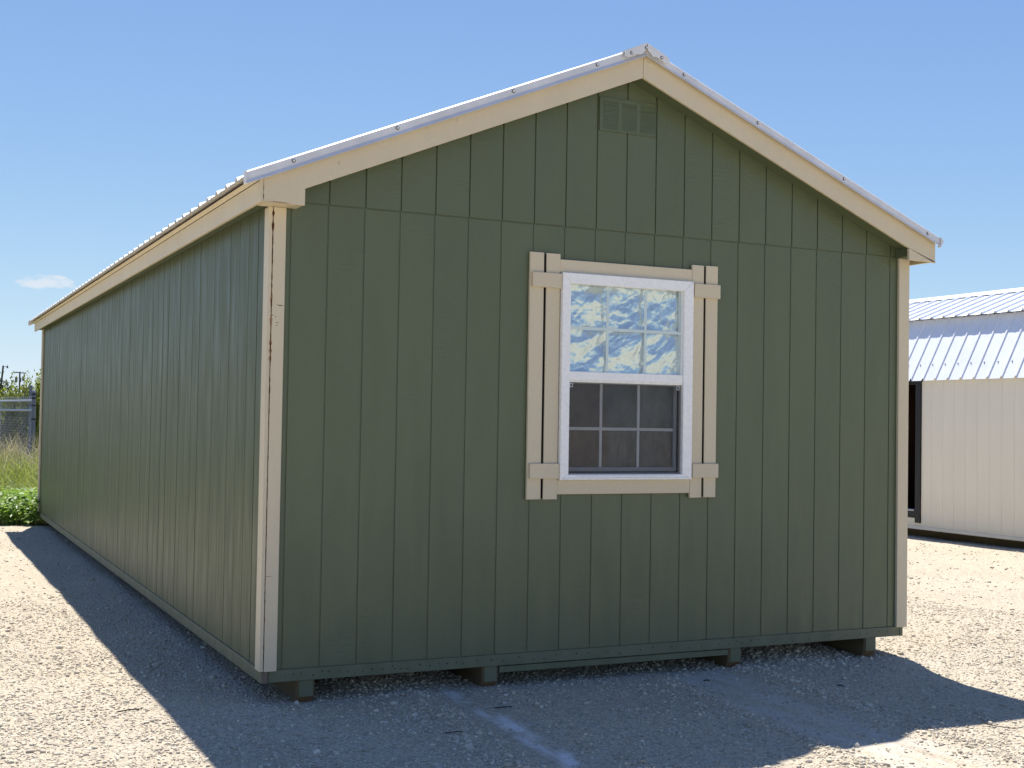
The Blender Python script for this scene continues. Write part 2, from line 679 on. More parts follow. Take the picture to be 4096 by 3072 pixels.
# field behind, its ragged edge on the gravel
fx = np.concatenate([[-600, -120, -40], np.arange(-14, 9, .25), [14, 40, 120, 600]])
rows = []
for k, yy in enumerate([0, .5, 1.5, 4, 9, 20, 60, 200, 900]):
    e = 11.55 + (vnoise(fx, fx * 0, 1.3, 5) - .5) * .5 + np.where(np.abs(fx) > 9, 18, 0) + np.clip(fx - 2, 0, 30) * 1.2
    rows.append(np.c_[fx, e + yy, gz(fx, e + yy) + (.006 if k == 0 else .03)])
V = np.concatenate(rows)
n = len(fx)
idx = np.arange(len(V)).reshape(-1, n)
quads = np.stack([idx[:-1, :-1], idx[:-1, 1:], idx[1:, 1:], idx[1:, :-1]], -1).reshape(-1, 4)
o = obj('grass_field', raw_mesh('grass_field', V, quads, 4, M['soil'], True), loc=(0, 0, 0))
o['kind'] = 'structure'

# loose limestone chips
ICO_T = (1 + 5 ** .5) / 2
ICO_V = np.array([(-1, ICO_T, 0), (1, ICO_T, 0), (-1, -ICO_T, 0), (1, -ICO_T, 0), (0, -1, ICO_T), (0, 1, ICO_T),
                  (0, -1, -ICO_T), (0, 1, -ICO_T), (ICO_T, 0, -1), (ICO_T, 0, 1), (-ICO_T, 0, -1), (-ICO_T, 0, 1)]) / 1.9
ICO_F = np.array([(0, 11, 5), (0, 5, 1), (0, 1, 7), (0, 7, 10), (0, 10, 11), (1, 5, 9), (5, 11, 4), (11, 10, 2), (10, 7, 6), (7, 1, 8),
                  (3, 9, 4), (3, 4, 2), (3, 2, 6), (3, 6, 8), (3, 8, 9), (4, 9, 5), (2, 4, 11), (6, 2, 10), (8, 6, 7), (9, 8, 1)])
OCT_V = np.array([(1, 0, 0), (-1, 0, 0), (0, 1, 0), (0, -1, 0), (0, 0, 1), (0, 0, -1)], float)
OCT_F = np.array([(0, 2, 4), (2, 1, 4), (1, 3, 4), (3, 0, 4), (2, 0, 5), (1, 2, 5), (3, 1, 5), (0, 3, 5)])


def stones(name, px, py, r, tv, tf, label):
    n = len(px)
    k = len(tv)
    a = rng.uniform(0, 2 * np.pi, n)
    t = tv[None] * (1 + rng.uniform(-.32, .32, (n, k, 1)))
    t = t * (r[:, None, None] * np.stack([rng.uniform(.8, 1.35, n), rng.uniform(.65, 1.0, n), rng.uniform(.45, .8, n)], -1)[:, None])
    tl = rng.uniform(-.5, .5, n)[:, None]
    x, y, z = t[..., 0], t[..., 1], t[..., 2]
    y, z = y * np.cos(tl) - z * np.sin(tl), y * np.sin(tl) + z * np.cos(tl)
    ca, sa = np.cos(a)[:, None], np.sin(a)[:, None]
    x, y = x * ca - y * sa, x * sa + y * ca
    V = np.stack([x + px[:, None], y + py[:, None], z + (gz(px, py) + r * .22)[:, None]], -1).reshape(-1, 3)
    F = (tf[None] + (np.arange(n) * k)[:, None, None]).reshape(-1, 3)
    o = obj(name, raw_mesh(name, V, F, 3, M['stone']), loc=(0, 0, 0))
    tag(o, label, 'gravel', kind='stuff')
    return o


def scatter(n, x0, x1, y0, y1, power=1.6):
    m = n * 6
    x, y = rng.uniform(x0, x1, m), rng.uniform(y0, y1, m)
    d = np.hypot(x - CAM.x, y - CAM.y)
    p = (4.8 / np.maximum(d, 4.8)) ** power
    fr = sstep(.2, -.1, y)
    p = p * (1 - .88 * sstep(.13, .07, track_a(x, y)) * fr)
    p = p * (1 - .72 * sstep(.26, .18, track_b(x, y)) * fr)
    p = p * (.62 + .5 * sstep(.3, .7, vnoise(x, y, 2.3, 21)))
    k = np.nonzero(rng.uniform(0, 1, m) < p * .9)[0][:n]
    return x[k], y[k]


px, py = scatter(120000, -3.0, 6.5, -3.4, 4.5)
stones('gravel', px, py, np.clip(rng.lognormal(math.log(.0049), .40, len(px)), .0026, .013), OCT_V, OCT_F,
       'fine pale crushed limestone gravel covering the yard')
px, py = scatter(16000, -3.0, 12.0, -3.4, 11.4, 1.0)
bx = np.concatenate([rng.normal(.70, .10, 900), rng.normal(3.0, .08, 650), rng.normal(2.2, .09, 500), rng.uniform(.3, 4.2, 2600), rng.normal(3.45, .4, 900)])
by = np.concatenate([rng.uniform(-2.4, .2, 900), rng.uniform(-2.0, .2, 650), rng.uniform(-2.6, -.2, 500), rng.uniform(.12, 1.3, 2600), rng.normal(.1, .12, 900)])
px, py = np.concatenate([px, bx]), np.concatenate([py, by])
stones('coarse_gravel', px, py, np.clip(rng.lognormal(math.log(.0078), .38, len(px)), .0045, .021), ICO_V, ICO_F,
       'larger limestone chips lying loose on the gravel and along the skid tracks')

# ------------------------------------------------------------------ the green shed
L = 11.62
XW = 4.288
XC = 2.150
SL = .4167                        # 5 in 12
shed = thing('storage_shed', 'green storage shed with tan trim, metal roof and one white window', 'shed', (XC, L / 2, 0))


def zlow(x, apex=3.332):
    return apex - SL * abs(x - XC)


def zs(x):
    return zlow(x) + .016


# backing shell, open at the window
WX0, WX1, WZ0, WZ1 = 1.738, 2.5345, 1.000, 2.118
b = B()
b.prism([(.006, -.06), (WX0, -.06), (WX0, zs(WX0) - .02), (.006, 2.44)], 'y', .0052, .03)
b.prism([(WX1, -.06), (XW - .006, -.06), (XW - .006, 2.44), (WX1, zs(WX1) - .02)], 'y', .0052, .03)
b.box(WX0, WX1, .0052, .03, -.06, WZ0)
b.prism([(WX0, WZ1), (WX1, WZ1), (WX1, zs(WX1) - .02), (XC, zs(XC) - .02), (WX0, zs(WX0) - .02)], 'y', .0052, .03)
shell = part('wall_backing', b, M['green'], shed)
b = B()
b.box(WX0 - .02, WX1 + .02, .20, .21, WZ0 - .02, WZ1 + .02)
b.box(WX0 - .02, WX0 - .004, .031, .199, WZ0 - .02, WZ1 + .02)
b.box(WX1 + .004, WX1 + .02, .031, .199, WZ0 - .02, WZ1 + .02)
b.box(WX0 - .0035, WX1 + .0035, .031, .199, WZ0 - .02, WZ0 - .004)
b.box(WX0 - .0035, WX1 + .0035, .031, .199, WZ1 + .004, WZ1 + .02)
part('window_pocket', b, M['dark'], shed)
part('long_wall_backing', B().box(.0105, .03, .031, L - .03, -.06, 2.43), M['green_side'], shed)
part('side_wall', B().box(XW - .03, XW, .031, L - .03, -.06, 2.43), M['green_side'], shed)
part('rear_wall', B().prism([(.0, -.06), (XW, -.06), (XW, 2.44), (XC, zs(XC)), (.0, 2.44)], 'y', L - .029, L), M['green'], shed)
part('floor', B().box(.04, XW - .04, .035, L - .035, -.055, -.03), M['wood'], shed)

# front siding boards, 8 inches between grooves
G0, GW = .0993, .2032
gr = [G0 + GW * k for k in range(21)]
edges = [0.0] + gr + [XW]
board = {}
for k in range(22):
    x0, x1 = edges[k] + .0036, edges[k + 1] - .0036
    if k == 0:
        x0 = .001
    if k == 21:
        x1 = XW - .001
    w = round(x1 - x0, 4)
    xm = (x0 + x1) / 2
    if x1 > WX0 and x0 < WX1:               # boards cut round the window opening
        T = 2.4385
        if x0 < WX0:
            pts = [(x0, 0), (x1, 0), (x1, WZ0), (WX0, WZ0), (WX0, WZ1), (x1, WZ1), (x1, T), (x0, T)]
            runs = [pts]
        elif x1 > WX1:
            runs = [[(x0, 0), (x1, 0), (x1, T), (x0, T), (x0, WZ1), (WX1, WZ1), (WX1, WZ0), (x0, WZ0)]]
        else:
            runs = [[(x0, 0), (x1, 0), (x1, WZ0), (x0, WZ0)], [(x0, WZ1), (x1, WZ1), (x1, T), (x0, T)]]
        for pts in runs:
            part('siding_board', B().prism([(p[0] - xm, p[1]) for p in pts], 'y', .0005, .0050, 0, .0012), M['green'], shed, (xm, 0, Z0))
        continue
    if w not in board:
        board[w] = B().box(-w / 2, w / 2, .0005, .0050, 0, 2.4385, 0, .0012).mesh('siding_board', M['green'])
    obj('siding_board', board[w], shed, (xm, 0, Z0))
for k in range(22):
    x0, x1 = edges[k] + .0036, edges[k + 1] - .0036
    if k == 0:
        x0 = .001
    if k == 21:
        x1 = XW - .001
    x0, x1 = x0 + .004, x1 + .004
    if k == 21:
        x1 = 4.240
    zb = 2.4445
    pts = [(x0, zb), (x1, zb), (x1, zs(x1) + .01)]
    if x0 < XC < x1:
        pts.append((XC, zs(XC) + .01))
    pts.append((x0, zs(x0) + .01))
    if pts[2][1] - zb < .03:
        continue
    xm = (x0 + x1) / 2
    pts = [(p[0] - xm, p[1] - zb) for p in pts]
    part('gable_board', B().prism(pts, 'y', -.0030, .0050, 0, .0012), M['green'], shed, (xm, 0, Z0 + zb))

# long wall boards
G1, GL = .2764, .20955
edges = [0.0]
j = 0
while G1 + GL * j < L - .08:
    edges.append(G1 + GL * j + (random.uniform(-.006, .006) if j else 0))
    j += 1
edges.append(L)
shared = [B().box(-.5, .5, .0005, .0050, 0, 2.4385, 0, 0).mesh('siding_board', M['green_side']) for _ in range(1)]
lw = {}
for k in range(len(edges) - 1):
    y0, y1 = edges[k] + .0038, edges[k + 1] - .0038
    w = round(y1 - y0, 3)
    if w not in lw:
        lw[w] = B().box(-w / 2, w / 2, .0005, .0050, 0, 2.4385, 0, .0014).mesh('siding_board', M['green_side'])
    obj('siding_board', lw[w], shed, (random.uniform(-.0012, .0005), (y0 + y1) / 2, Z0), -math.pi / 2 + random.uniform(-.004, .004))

# rim boards under the siding
part('rim_board', B().box(.030, 4.262, -.0075, .004, -.064, -.001, 0, .0015), M['green_rim'], shed)
b = B().box(-.0075, .027, -.0105, L + .01, -.066, -.001, 0, .0015)
b.bm.normal_update()
for f in b.bm.faces:
    if abs(f.normal.y) > .9 and f.calc_center_median().y < 0:
        f.material_index = 1
part('rim_board', b, [M['green_rim'], M['wooddeck']], shed)
part('rim_board', B().box(4.266, XW + .004, -.0075, L + .01, -.066, -.001, 0, .0015), M['green_rim'], shed)
b = B()
xs = [.12, .165, .205, .27, .318, .355, .41, .46, .50, .545, .595, .655, .71, .725, .76, .80, .87, .93, .98, 1.03, 1.085, 1.13, 1.21, 1.30, 1.37, 1.47, 1.56, 1.63, 1.71,
      1.84, 1.92, 2.05, 2.13, 2.27, 2.36, 2.49, 2.61, 2.70, 2.83, 2.90, 2.96, 3.0, 3.07, 3.13, 3.26, 3.39, 3.52, 3.68, 3.82, 3.93, 3.99, 4.09, 4.16]
for x in xs:
    z = -.034 + random.uniform(-.012, .012)
    r = random.uniform(.0032, .005)
    b.tube((x, -.007, z), (x, -.0088, z), r, r, 6)
part('nail_head', b, M['nail'], shed, kind='stuff')

# skids and brace
for x0, x1 in ((.186, .284), (1.250, 1.350), (2.911, 3.010), (3.978, 4.080)):
    b = B()
    prof = [(.0, -.066), (.0, -.150), (.03, -.186), (L, -.186), (L, -.066)]
    b.prism(prof, 'x', x0, x1, 0)
    b.bm.normal_update()
    bmesh.ops.recalc_face_normals(b.bm, faces=b.bm.faces)
    low = [e for e in b.bm.edges if abs(e.verts[0].co.y - e.verts[1].co.y) < .04 and all(v.co.y < .05 for v in e.verts)
           and abs(e.verts[0].co.x - e.verts[1].co.x) < .001 and min(v.co.z for v in e.verts) < -.1]
    bmesh.ops.bevel(b.bm, geom=low, offset=.012, segments=1, affect='EDGES')
    b.bm.normal_update()
    for f in b.bm.faces:
        nrm = f.normal
        c = f.calc_center_median()
        if abs(nrm.y) > .9 and c.y < .01:
            f.material_index = 1
        elif abs(nrm.z) > .2 and abs(nrm.y) > .2 and c.y < .1:
            f.material_index = 2
    part('skid', b, [M['wood'], M['green_rim'], M['rawend']], shed)
part('skid_brace', B().box(1.354, 2.907, .004, .045, -.106, -.070, 0, .002), M['green_rim'], shed)

# corner trim
part('corner_trim', B().box(.0008, .069, -.022, -.0015, -.004, 2.4035, 0, .0018), M['tan_worn'], shed)
part('corner_trim', B().box(-.0225, -.0025, -.022, .070, -.002, 2.4035, 0, .0018), M['tan_worn'], shed)
part('corner_trim', B().box(4.226, 4.314, -.022, -.0015, -.006, 2.43, 0, .0018), M['tan_worn'], shed)
part('corner_trim', B().box(XW + .0015, XW + .0215, .0012, .088, -.004, 2.43, 0, .0018), M['tan'], shed)
part('corner_trim', B().box(-.0225, -.0025, L - .085, L + .001, -.002, 2.43, 0, .0018), M['tan_worn'], shed)
part('corner_trim', B().box(-.022, .069, L + .0025, L + .022, -.002, 2.43, 0, .0018), M['tan_worn'], shed)

def ragged(pts, w, y, axis='z'):
    """irregular dark slit following pts (x, z)"""
    b = B()
    P = []
    for (xa, za), (xb, zb) in zip(pts, pts[1:]):
        n = max(2, int(math.hypot(xb - xa, zb - za) / .02))
        P += [(xa + (xb - xa) * i / n, za + (zb - za) * i / n) for i in range(n)]
    P.append(pts[-1])
    up_, dn_ = [], []
    for i, (x, z) in enumerate(P):
        ww = w * (.25 + 1.5 * random.random() ** 2.2)
        if i in (0, len(P) - 1):
            ww = w * .1
        d = random.uniform(-.0008, .0008)
        if axis == 'z':
            up_.append((x + d + ww / 2, z)); dn_.append((x + d - ww / 2, z))
        else:
            up_.append((x, z + d + ww / 2)); dn_.append((x, z + d - ww / 2))
    A = [b.bm.verts.new((x, y, z)) for x, z in up_]
    D = [b.bm.verts.new((x, y, z)) for x, z in dn_]
    A2 = [b.bm.verts.new((x, y + .0012, z)) for x, z in up_]
    D2 = [b.bm.verts.new((x, y + .0012, z)) for x, z in dn_]
    for i in range(len(P) - 1):
        b.bm.faces.new((A[i], A[i + 1], D[i + 1], D[i]))
        b.bm.faces.new((A2[i], A2[i + 1], A[i + 1], A[i]))
        b.bm.faces.new((D[i], D[i + 1], D2[i + 1], D2[i]))
    return b


M['rust'] = plain('rust_brown_crack', (.085, .035, .016), .9, 0, .1, .4, 60)
M['rustpale'] = plain('pale_rust_stain', (.33, .20, .11), .9, 0, .1, .35, 60)
part('joint_crack', ragged([(-.0008, 1.30), (-.0008, 2.40)], .0042, -.0226), M['rust'], shed)
part('joint_crack', ragged([(-.0008, .0), (-.0008, 1.30)], .0024, -.0226), M['rust'], shed)
part('joint_crack', ragged([(-.0008, 1.55), (-.0008, 1.98)], .010, -.0225), M['rustpale'], shed)
part('joint_crack', ragged([(-.0008, 2.19), (-.0008, 2.39)], .009, -.0228), M['rust'], shed)
part('knot_hole', ragged([(.024, 1.893), (.068, 1.889)], .007, -.0226, 'x'), M['rust'], shed)
for x, z, w in ((.006, 1.838, .010), (.032, 1.80, .011), (.024, 1.832, .006), (.030, 1.786, .006)):
    part('knot_hole', ragged([(x - w * .6, z), (x, z), (x + w * .6, z + .002)], w * .8, -.0226, 'x'), M['rust'], shed)
part('knot_hole', ragged([(.0, .487), (.036, .484)], .010, -.0226, 'x'), M['rustpale'], shed)
part('knot_hole', ragged([(4.262, 2.37), (4.272, 2.37)], .007, -.0226, 'x'), M['rust'], shed)
part('joint_crack', ragged([(-.088, 2.41), (-.088, 2.535)], .004, -.1506), M['rust'], shed)
part('joint_crack', ragged([(-.098, 2.4065), (.06, 2.4065)], .005, -.1506, 'x'), M['rustpale'], shed)

# gable fascia (left one carries the return in one piece, the right return is a separate block)
YF0, YF1 = -.150, -.130
XE0, XE1 = -.105, 4.415
FH = .148
part('fascia_board', B().prism([(XE0, 2.403), (.130, 2.403), (.130, zlow(.130)), (XC - .001, 3.332), (XC - .001, 3.332 + FH), (XE0, zlow(XE0) + FH)],
                               'y', YF0, YF1, 0, .002), M['tan_worn'], shed)
part('fascia_board', B().prism([(XC + .001, 3.332), (XC + .001, 3.332 + FH), (XE1, zlow(XE1) + FH), (XE1, zlow(XE1) + .012), (4.30, zlow(4.30) + .006), (4.190, zlow(4.190))],
                               'y', YF0, YF1, 0, .002), M['tan'], shed)
part('return_block', B().prism([(4.190, 2.403), (XE1, 2.403), (XE1, zlow(XE1) + .010), (4.30, zlow(4.30) + .0042), (4.190, zlow(4.190) - .002)],
                               'y', YF0 - .001, YF1, 0, .0018), M['tan_worn'], shed)
# eave fascia, with the small strip on top
for s, x0, x1 in ((0, XE0 + .0005, XE0 + .02), (1, XE1 - .02, XE1 - .0005)):
    part('eave_fascia', B().box(x0, x1, YF1 + .0015, 5.4, 2.404, 2.513, 0, .002), M['tan'], shed)
    part('eave_fascia', B().box(x0, x1, 5.403, L + .15, 2.404, 2.513, 0, .002), M['tan'], shed)
    xo = XE0 - .022 if s == 0 else XE1 + .002
    part('eave_strip', B().prism([(xo, 2.530), (xo + .020, 2.5145), (xo + .04, 2.530), (xo + .022, 2.548)] if s == 0 else
                                 [(xo, 2.5095), (xo + .02, 2.530), (xo, 2.548), (xo - .02, 2.53)], 'y', YF1 + .002, L + .15), M['tan'], shed)
    part('roof_purlin', B().box(*((-.075, -.035) if s == 0 else (4.345, 4.385)), YF1 + .002, L + .14, 2.50, 2.5345), M['wooddeck'], shed)
# soffits
part('soffit', B().box(XE0 + .022, -.003, .002, L + .12, 2.428, 2.440), M['green_rim'], shed)
part('soffit', B().box(XW + .001, XE1 - .022, .0, L + .12, 2.428, 2.440), M['wood'], shed)
for sgn in (-1, 1):
    xa = -.0 if sgn < 0 else XW
    z0a, z1a = zs(xa), zs(XC)
    part('gable_soffit', B().prism([(xa, z0a), (XC - sgn * -.0006, z1a), (XC - sgn * -.0006, z1a + .012), (xa, z0a + .012)], 'y', YF1 + .0015, -.0045), M['green'], shed)
part('return_box', B().prism([(4.204, 2.430), (XE1 - .022, 2.430), (XE1 - .022, 2.441), (4.31, 2.441), (4.204, zs(4.204) - .002)], 'y', YF1 + .002, -.0045), M['green_rim'], shed)
part('return_box', B().prism([(.124, 2.4045), (XE0 + .023, 2.4045), (XE0 + .023, 2.427), (.0, 2.441), (.124, zs(.124) - .002)], 'y', YF1 + .002, -.0045), M['tan'], shed)

# metal roof
ZR = 3.500                         # sheet plane at the ridge


def zr(x):
    return ZR - SL * abs(x - XC)


YR0, YR1 = -.158, L + .158
NP = 13
PW = (YR1 - YR0) / NP


def roof_sheet(xe, xr, zf, y_w, nrib, rib=.019, rows=None):
    """ribbed sheet between eave xe and ridge xr, rib pitch y_w/nrib, local y from 0"""
    p = y_w / nrib
    prof = []
    for i in range(nrib):
        y = i * p
        if rows:
            prof += [(y + p * a, h) for a, h in rows]
            continue
        prof += [(y, 0), (y + p * .30, 0), (y + p * .34, .004), (y + p * .40, .004), (y + p * .44, 0), (y + p * .70, 0), (y + p * .79, rib), (y + p * .87, rib), (y + p * .96, 0)]
    prof.append((y_w, 0))
    ring_e, ring_r = [], []
    t = .0035
    for x, ring in ((xe, ring_e), (xr, ring_r)):
        ring += [(x, y, zf(x) + h) for y, h in prof] + [(x, y, zf(x) + h - t) for y, h in prof[::-1]]
    return B().sweep([ring_e, ring_r])


for xe, xr in ((-.186, XC - .01), (4.458, XC + .01)):
    me = roof_sheet(xe, xr, zr, PW - .0006, 4).mesh('roof_panel', M['roofmetal'])
    for i in range(NP):
        obj('roof_panel', me, shed, (0, YR0 + PW * i, Z0))
# deck under the sheets
for sgn, xa in ((-1, -.085), (1, XE1 - .02)):
    part('roof_deck', B().prism([(xa, zr(xa) - .028), (XC - .004 * -sgn, ZR - .028), (XC - .004 * -sgn, ZR - .006), (xa, zr(xa) - .006)], 'y', YF1 + .003, L + .12), M['wooddeck'], shed)


def rake(xe, xr, y0):
    """bent metal trim along the sloping edge: flange, face, outward drip lip"""
    s = 1 if y0 < 1 else -1
    def ring(x):
        z = zr(x)
        return [(x, y0 + s * .07, z + .0215), (x, y0 - s * .002, z + .0215), (x, y0 - s * .0105, z + .0135), (x, y0 - s * .012, z - .026), (x, y0 - s * .030, z - .046),
                (x, y0 - s * .028, z - .0475), (x, y0 - s * .009, z - .028), (x, y0 - s * .0075, z + .012), (x, y0 - s * .001, z + .0185), (x, y0 + s * .07, z + .0185)]
    return B().sweep([ring(xe), ring(xr)])


for xe, xr, scr in ((-.182, XC - .0015, (.06, .62, 1.30, 1.83, 2.02)), (4.435, XC + .0015, (2.42, 2.96, 3.63, 4.33))):
    r_ = part('rake_trim', rake(xe, xr, -.157), M['trimmetal'], shed)
    for x in scr:
        z = zr(x) - .006
        b = B()
        b.tube((x, -.1690, z), (x, -.1715, z), .0100, .0100, 12, 0)
        b.tube((x, -.1715, z), (x, -.1775, z), .0068, .0062, 6, 1)
        part('screw', b, [M['washer'], M['trimmetal']], r_)
    part('rake_trim', rake(xe, xr, L + .157), M['trimmetal'], shed)
# closed end of the left rake trim
part('trim_end_fold', B().prism([(-.190, zr(-.186) + .020), (-.183, zr(-.183) + .0205), (-.183, zr(-.186) - .046), (-.190, zr(-.19) - .040)], 'y', -.180, -.145), M['trimmetal'], shed)
part('trim_end_fold', B().prism([(4.436, zr(4.436) + .0205), (4.462, zr(4.436) - .004), (4.436, zr(4.436) - .045)], 'y', -.178, -.15), M['trimmetal'], shed)

# ridge cap: folded sheet with a turned-down front end
b = B()
hw = .150
cap = [(XC - hw, zr(XC - hw) + .016), (XC - hw, zr(XC - hw) + .026), (XC - .02, ZR + .022), (XC, ZR + .030), (XC + .02, ZR + .022), (XC + hw, zr(XC + hw) + .026), (XC + hw, zr(XC + hw) + .016), (XC, ZR + .022)]
b.prism(cap, 'y', -.186, L + .186)
rc = part('ridge_cap', b, M['trimmetal'], shed)
b = B()
for sg in (-1, 1):
    e = [(XC + sg * .003, ZR + .026), (XC + sg * hw, zr(XC + hw) + .022), (XC + sg * hw, zr(XC + hw) - .010), (XC + sg * (hw - .025), zr(XC + hw - .025) - .022), (XC + sg * .065, zr(XC + .065) - .018), (XC + sg * .045, zr(XC + .045) - .030), (XC + sg * .003, ZR - .012)]
    b.prism(e, 'y', -.1895, -.1865)
part('cap_end_flap', b, M['trimmetal'], rc)
for x, z in ((XC - .105, zr(XC - .105) - .002), (XC - .006, ZR - .002), (XC + .10, zr(XC + .10) - .004)):
    b = B()
    b.tube((x, -.1895, z), (x, -.192, z), .0100, .0100, 12, 0)
    b.tube((x, -.192, z), (x, -.197, z), .0066, .006, 6, 1)
    part('screw', b, [M['washer'], M['trimmetal']], rc)

# gable vent, painted over
b = B()
vx0, vx1, vz0, vz1 = 1.941, 2.330, 3.028, 3.226
cols = ((1.963, 2.065), (2.094, 2.193), (2.220, 2.324))
for x0, x1 in ((vx0, 1.963), (2.065, 2.094), (2.193, 2.220), (2.324, vx1)):
    b.box(x0, x1, -.012, -.004, vz0, vz1, 0, .001)
b.box(vx0 + .0225, vx1 - .0065, -.0115, -.0045, vz1 - .018, vz1 - .0005)
b.box(vx0 + .0225, vx1 - .0065, -.0115, -.0045, vz0 + .0005, vz0 + .014)
b.box(vx0 + .02, vx1 - .005, -.0085, -.0037, vz0 + .003, vz1 - .003)
vent = part('gable_vent', b, M['green'], shed)
for x0, x1 in cols:
    b = B()
    for i in range(13):
        z = vz0 + .016 + i * .0128
        dz = random.uniform(-.0012, .0012)
        b.prism([(-.0122, z + dz), (-.0108, z + .0112 + random.uniform(-.001, .001)), (-.0090, z + .0124), (-.0110, z + .0012 + dz)], 'x', x0 + .0006, x1 - .0006)
    part('louvre', b, M['green'], vent, kind='stuff')

# shutters: two strips with two battens on each side of the window
sh = []
for xa, xb, xc, xd, ba, bb in ((1.494, 1.5825, 1.5990, 1.688, 1.504, 1.6915), (2.5935, 2.6778, 2.6942, 2.780, 2.602, 2.789)):
    b = B()
    b.box(xb + .0006, xc - .0006, -.0165, -.0060, .872, 2.27)  # black strip set forward in the gap to stand in for its shade
    s_ = part('shutter_with_gap_shade', b, M['dark'], shed)
    for a0, a1 in ((xa, xb), (xc, xd)):
        dz = random.uniform(-.002, .003)
        part('shutter_board', B().box(a0, a1, -.0235, -.006, .866 + dz, 2.278 + dz, 0, .0010), M['tan'], s_)
    for z0, z1 in ((2.077, 2.162), (.984, 1.070)):
        part('shutter_batten', B().box(ba, bb, -.0415, -.0242, z0, z1, 0, .0018), M['tan'], s_)
part('window_casing', B().box(1.6885, 2.5925, -.023, -.0058, 2.173, 2.247, 0, .0018), M['tan'], shed)
part('window_casing', B().box(1.6885, 2.5925, -.023, -.0058, .893, .974, 0, .0018), M['tan'], shed)

# single-hung window
fx0, fx1, fz0, fz1 = 1.694, 2.5895, .975, 2.171
gx0, gx1 = 1.748, 2.523
uz0, uz1, lz0, lz1 = 1.603, 2.108, 1.008, 1.541
b = B()
def bar(x0, x1, z0, z1, y0=-.050, y1=.006, bev=.003):
    b.box(x0, x1, y0, y1, z0, z1, 0, bev)
b.prism([(fx0, fz0), (gx0, lz0), (gx0, uz1), (fx0, fz1)], 'y', -.050, .006, 0, .003)
b.prism([(fx1, fz0), (fx1, fz1), (gx1, uz1), (gx1, lz0)], 'y', -.050, .006, 0, .003)
b.prism([(fx0 + .0006, fz1), (gx0, uz1 + .0004), (gx1, uz1 + .0004), (fx1 - .0006, fz1)], 'y', -.0495, .006, 0, .003)
b.prism([(fx0 + .0006, fz0), (fx1 - .0006, fz0), (gx1, lz0 - .0004), (gx0, lz0 - .0004)], 'y', -.0495, .006, 0, .003)
win = part('window', b, M['vinyl'], shed)
b = B()
b.box(gx0 - .001, gx1 + .001, -.040, .006, lz1 + .010, uz0, 0, .003)
b.box(gx0 - .001, gx1 + .001, -.034, .006, lz1, lz1 + .011, 0, .002)
part('meeting_rail', b, M['vinyl'], win)
b = B()
b.box(fx0 + .02, fx1 - .02, -.056, -.0505, fz0 + .004, fz0 + .013, 0, .001)
b.box(fx0 + .11, fx1 - .11, -.055, -.0505, fz0 + .017, fz0 + .026, 0, .001)
part('sill', b, M['vinyl'], win)
part('sash_frame', B().box(gx1 - .010, gx1 - .0005, -.030, .004, uz0, uz1), M['grid'], win)
part('glass_pane', B().box(gx0 - .004, gx1 + .004, -.0300, -.0295, uz0 - .003, uz1 + .004), M['glass'], win)
zm = (uz0 + uz1) / 2
for x in (2.005, 2.264):
    part('muntin', B().box(x - .0088, x + .0088, -.0270, -.0225, uz0, uz1, 0, .001), M['grid'], win)
part('muntin', B().box(gx0, gx1, -.0266, -.0229, zm - .0088, zm + .0088, 0, .0008), M['grid'], win)
# lower sash, set back behind the screen
zm2 = 1.272
for x in (1.990, 2.246):
    part('muntin', B().box(x - .0088, x + .0088, .0100, .0140, lz0 + .04, lz1, 0, .001), M['grid'], win)
part('muntin', B().box(gx0, gx1 - .03, .0104, .0136, zm2 - .0088, zm2 + .0088, 0, .0008), M['grid'], win)
part('lower_sash_rail', B().box(gx0, gx1 - .028, .000, .020, lz0 + .014, lz0 + .040, 0, .003).box(gx1 - .032, gx1 - .012, .0005, .020, lz0 + .0145, lz1, 0, .003), M['greygrid'], win)
part('glass_pane', B().box(gx0 - .002, gx1 - .02, .0145, .015, lz0 + .02, lz1), M['glass'], win)
part('insect_screen', B().box(gx0 + .002, gx1 - .006, -.0225, -.0220, lz0 + .002, lz1 - .001), M['screen'], win)
b = B()
b.box(gx0 + .0005, gx0 + .007, -.026, -.018, lz0, lz1)
b.box(gx1 - .012, gx1 - .004, -.026, -.018, lz0, lz1)
b.box(gx0 + .0075, gx1 - .0125, -.0255, -.0185, lz0 + .0005, lz0 + .008)
b.box(gx0 + .0075, gx1 - .0125, -.0255, -.0185, lz1 - .007, lz1)
part('screen_frame', b, M['screenframe'], win)
for x in (gx0 + .009, gx1 - .036):
    b = B()
    z = lz1 - .030
    b.box(x, x + .022, -.0285, -.0265, z + .018, z + .023)
    b.box(x, x + .022, -.0285, -.0265, z, z + .005)
    b.box(x, x + .005, -.0284, -.0266, z + .0052, z + .0178)
    b.box(x + .017, x + .022, -.0284, -.0266, z + .0052, z + .0178)
    part('screen_tab', b, M['greygrid'], win)


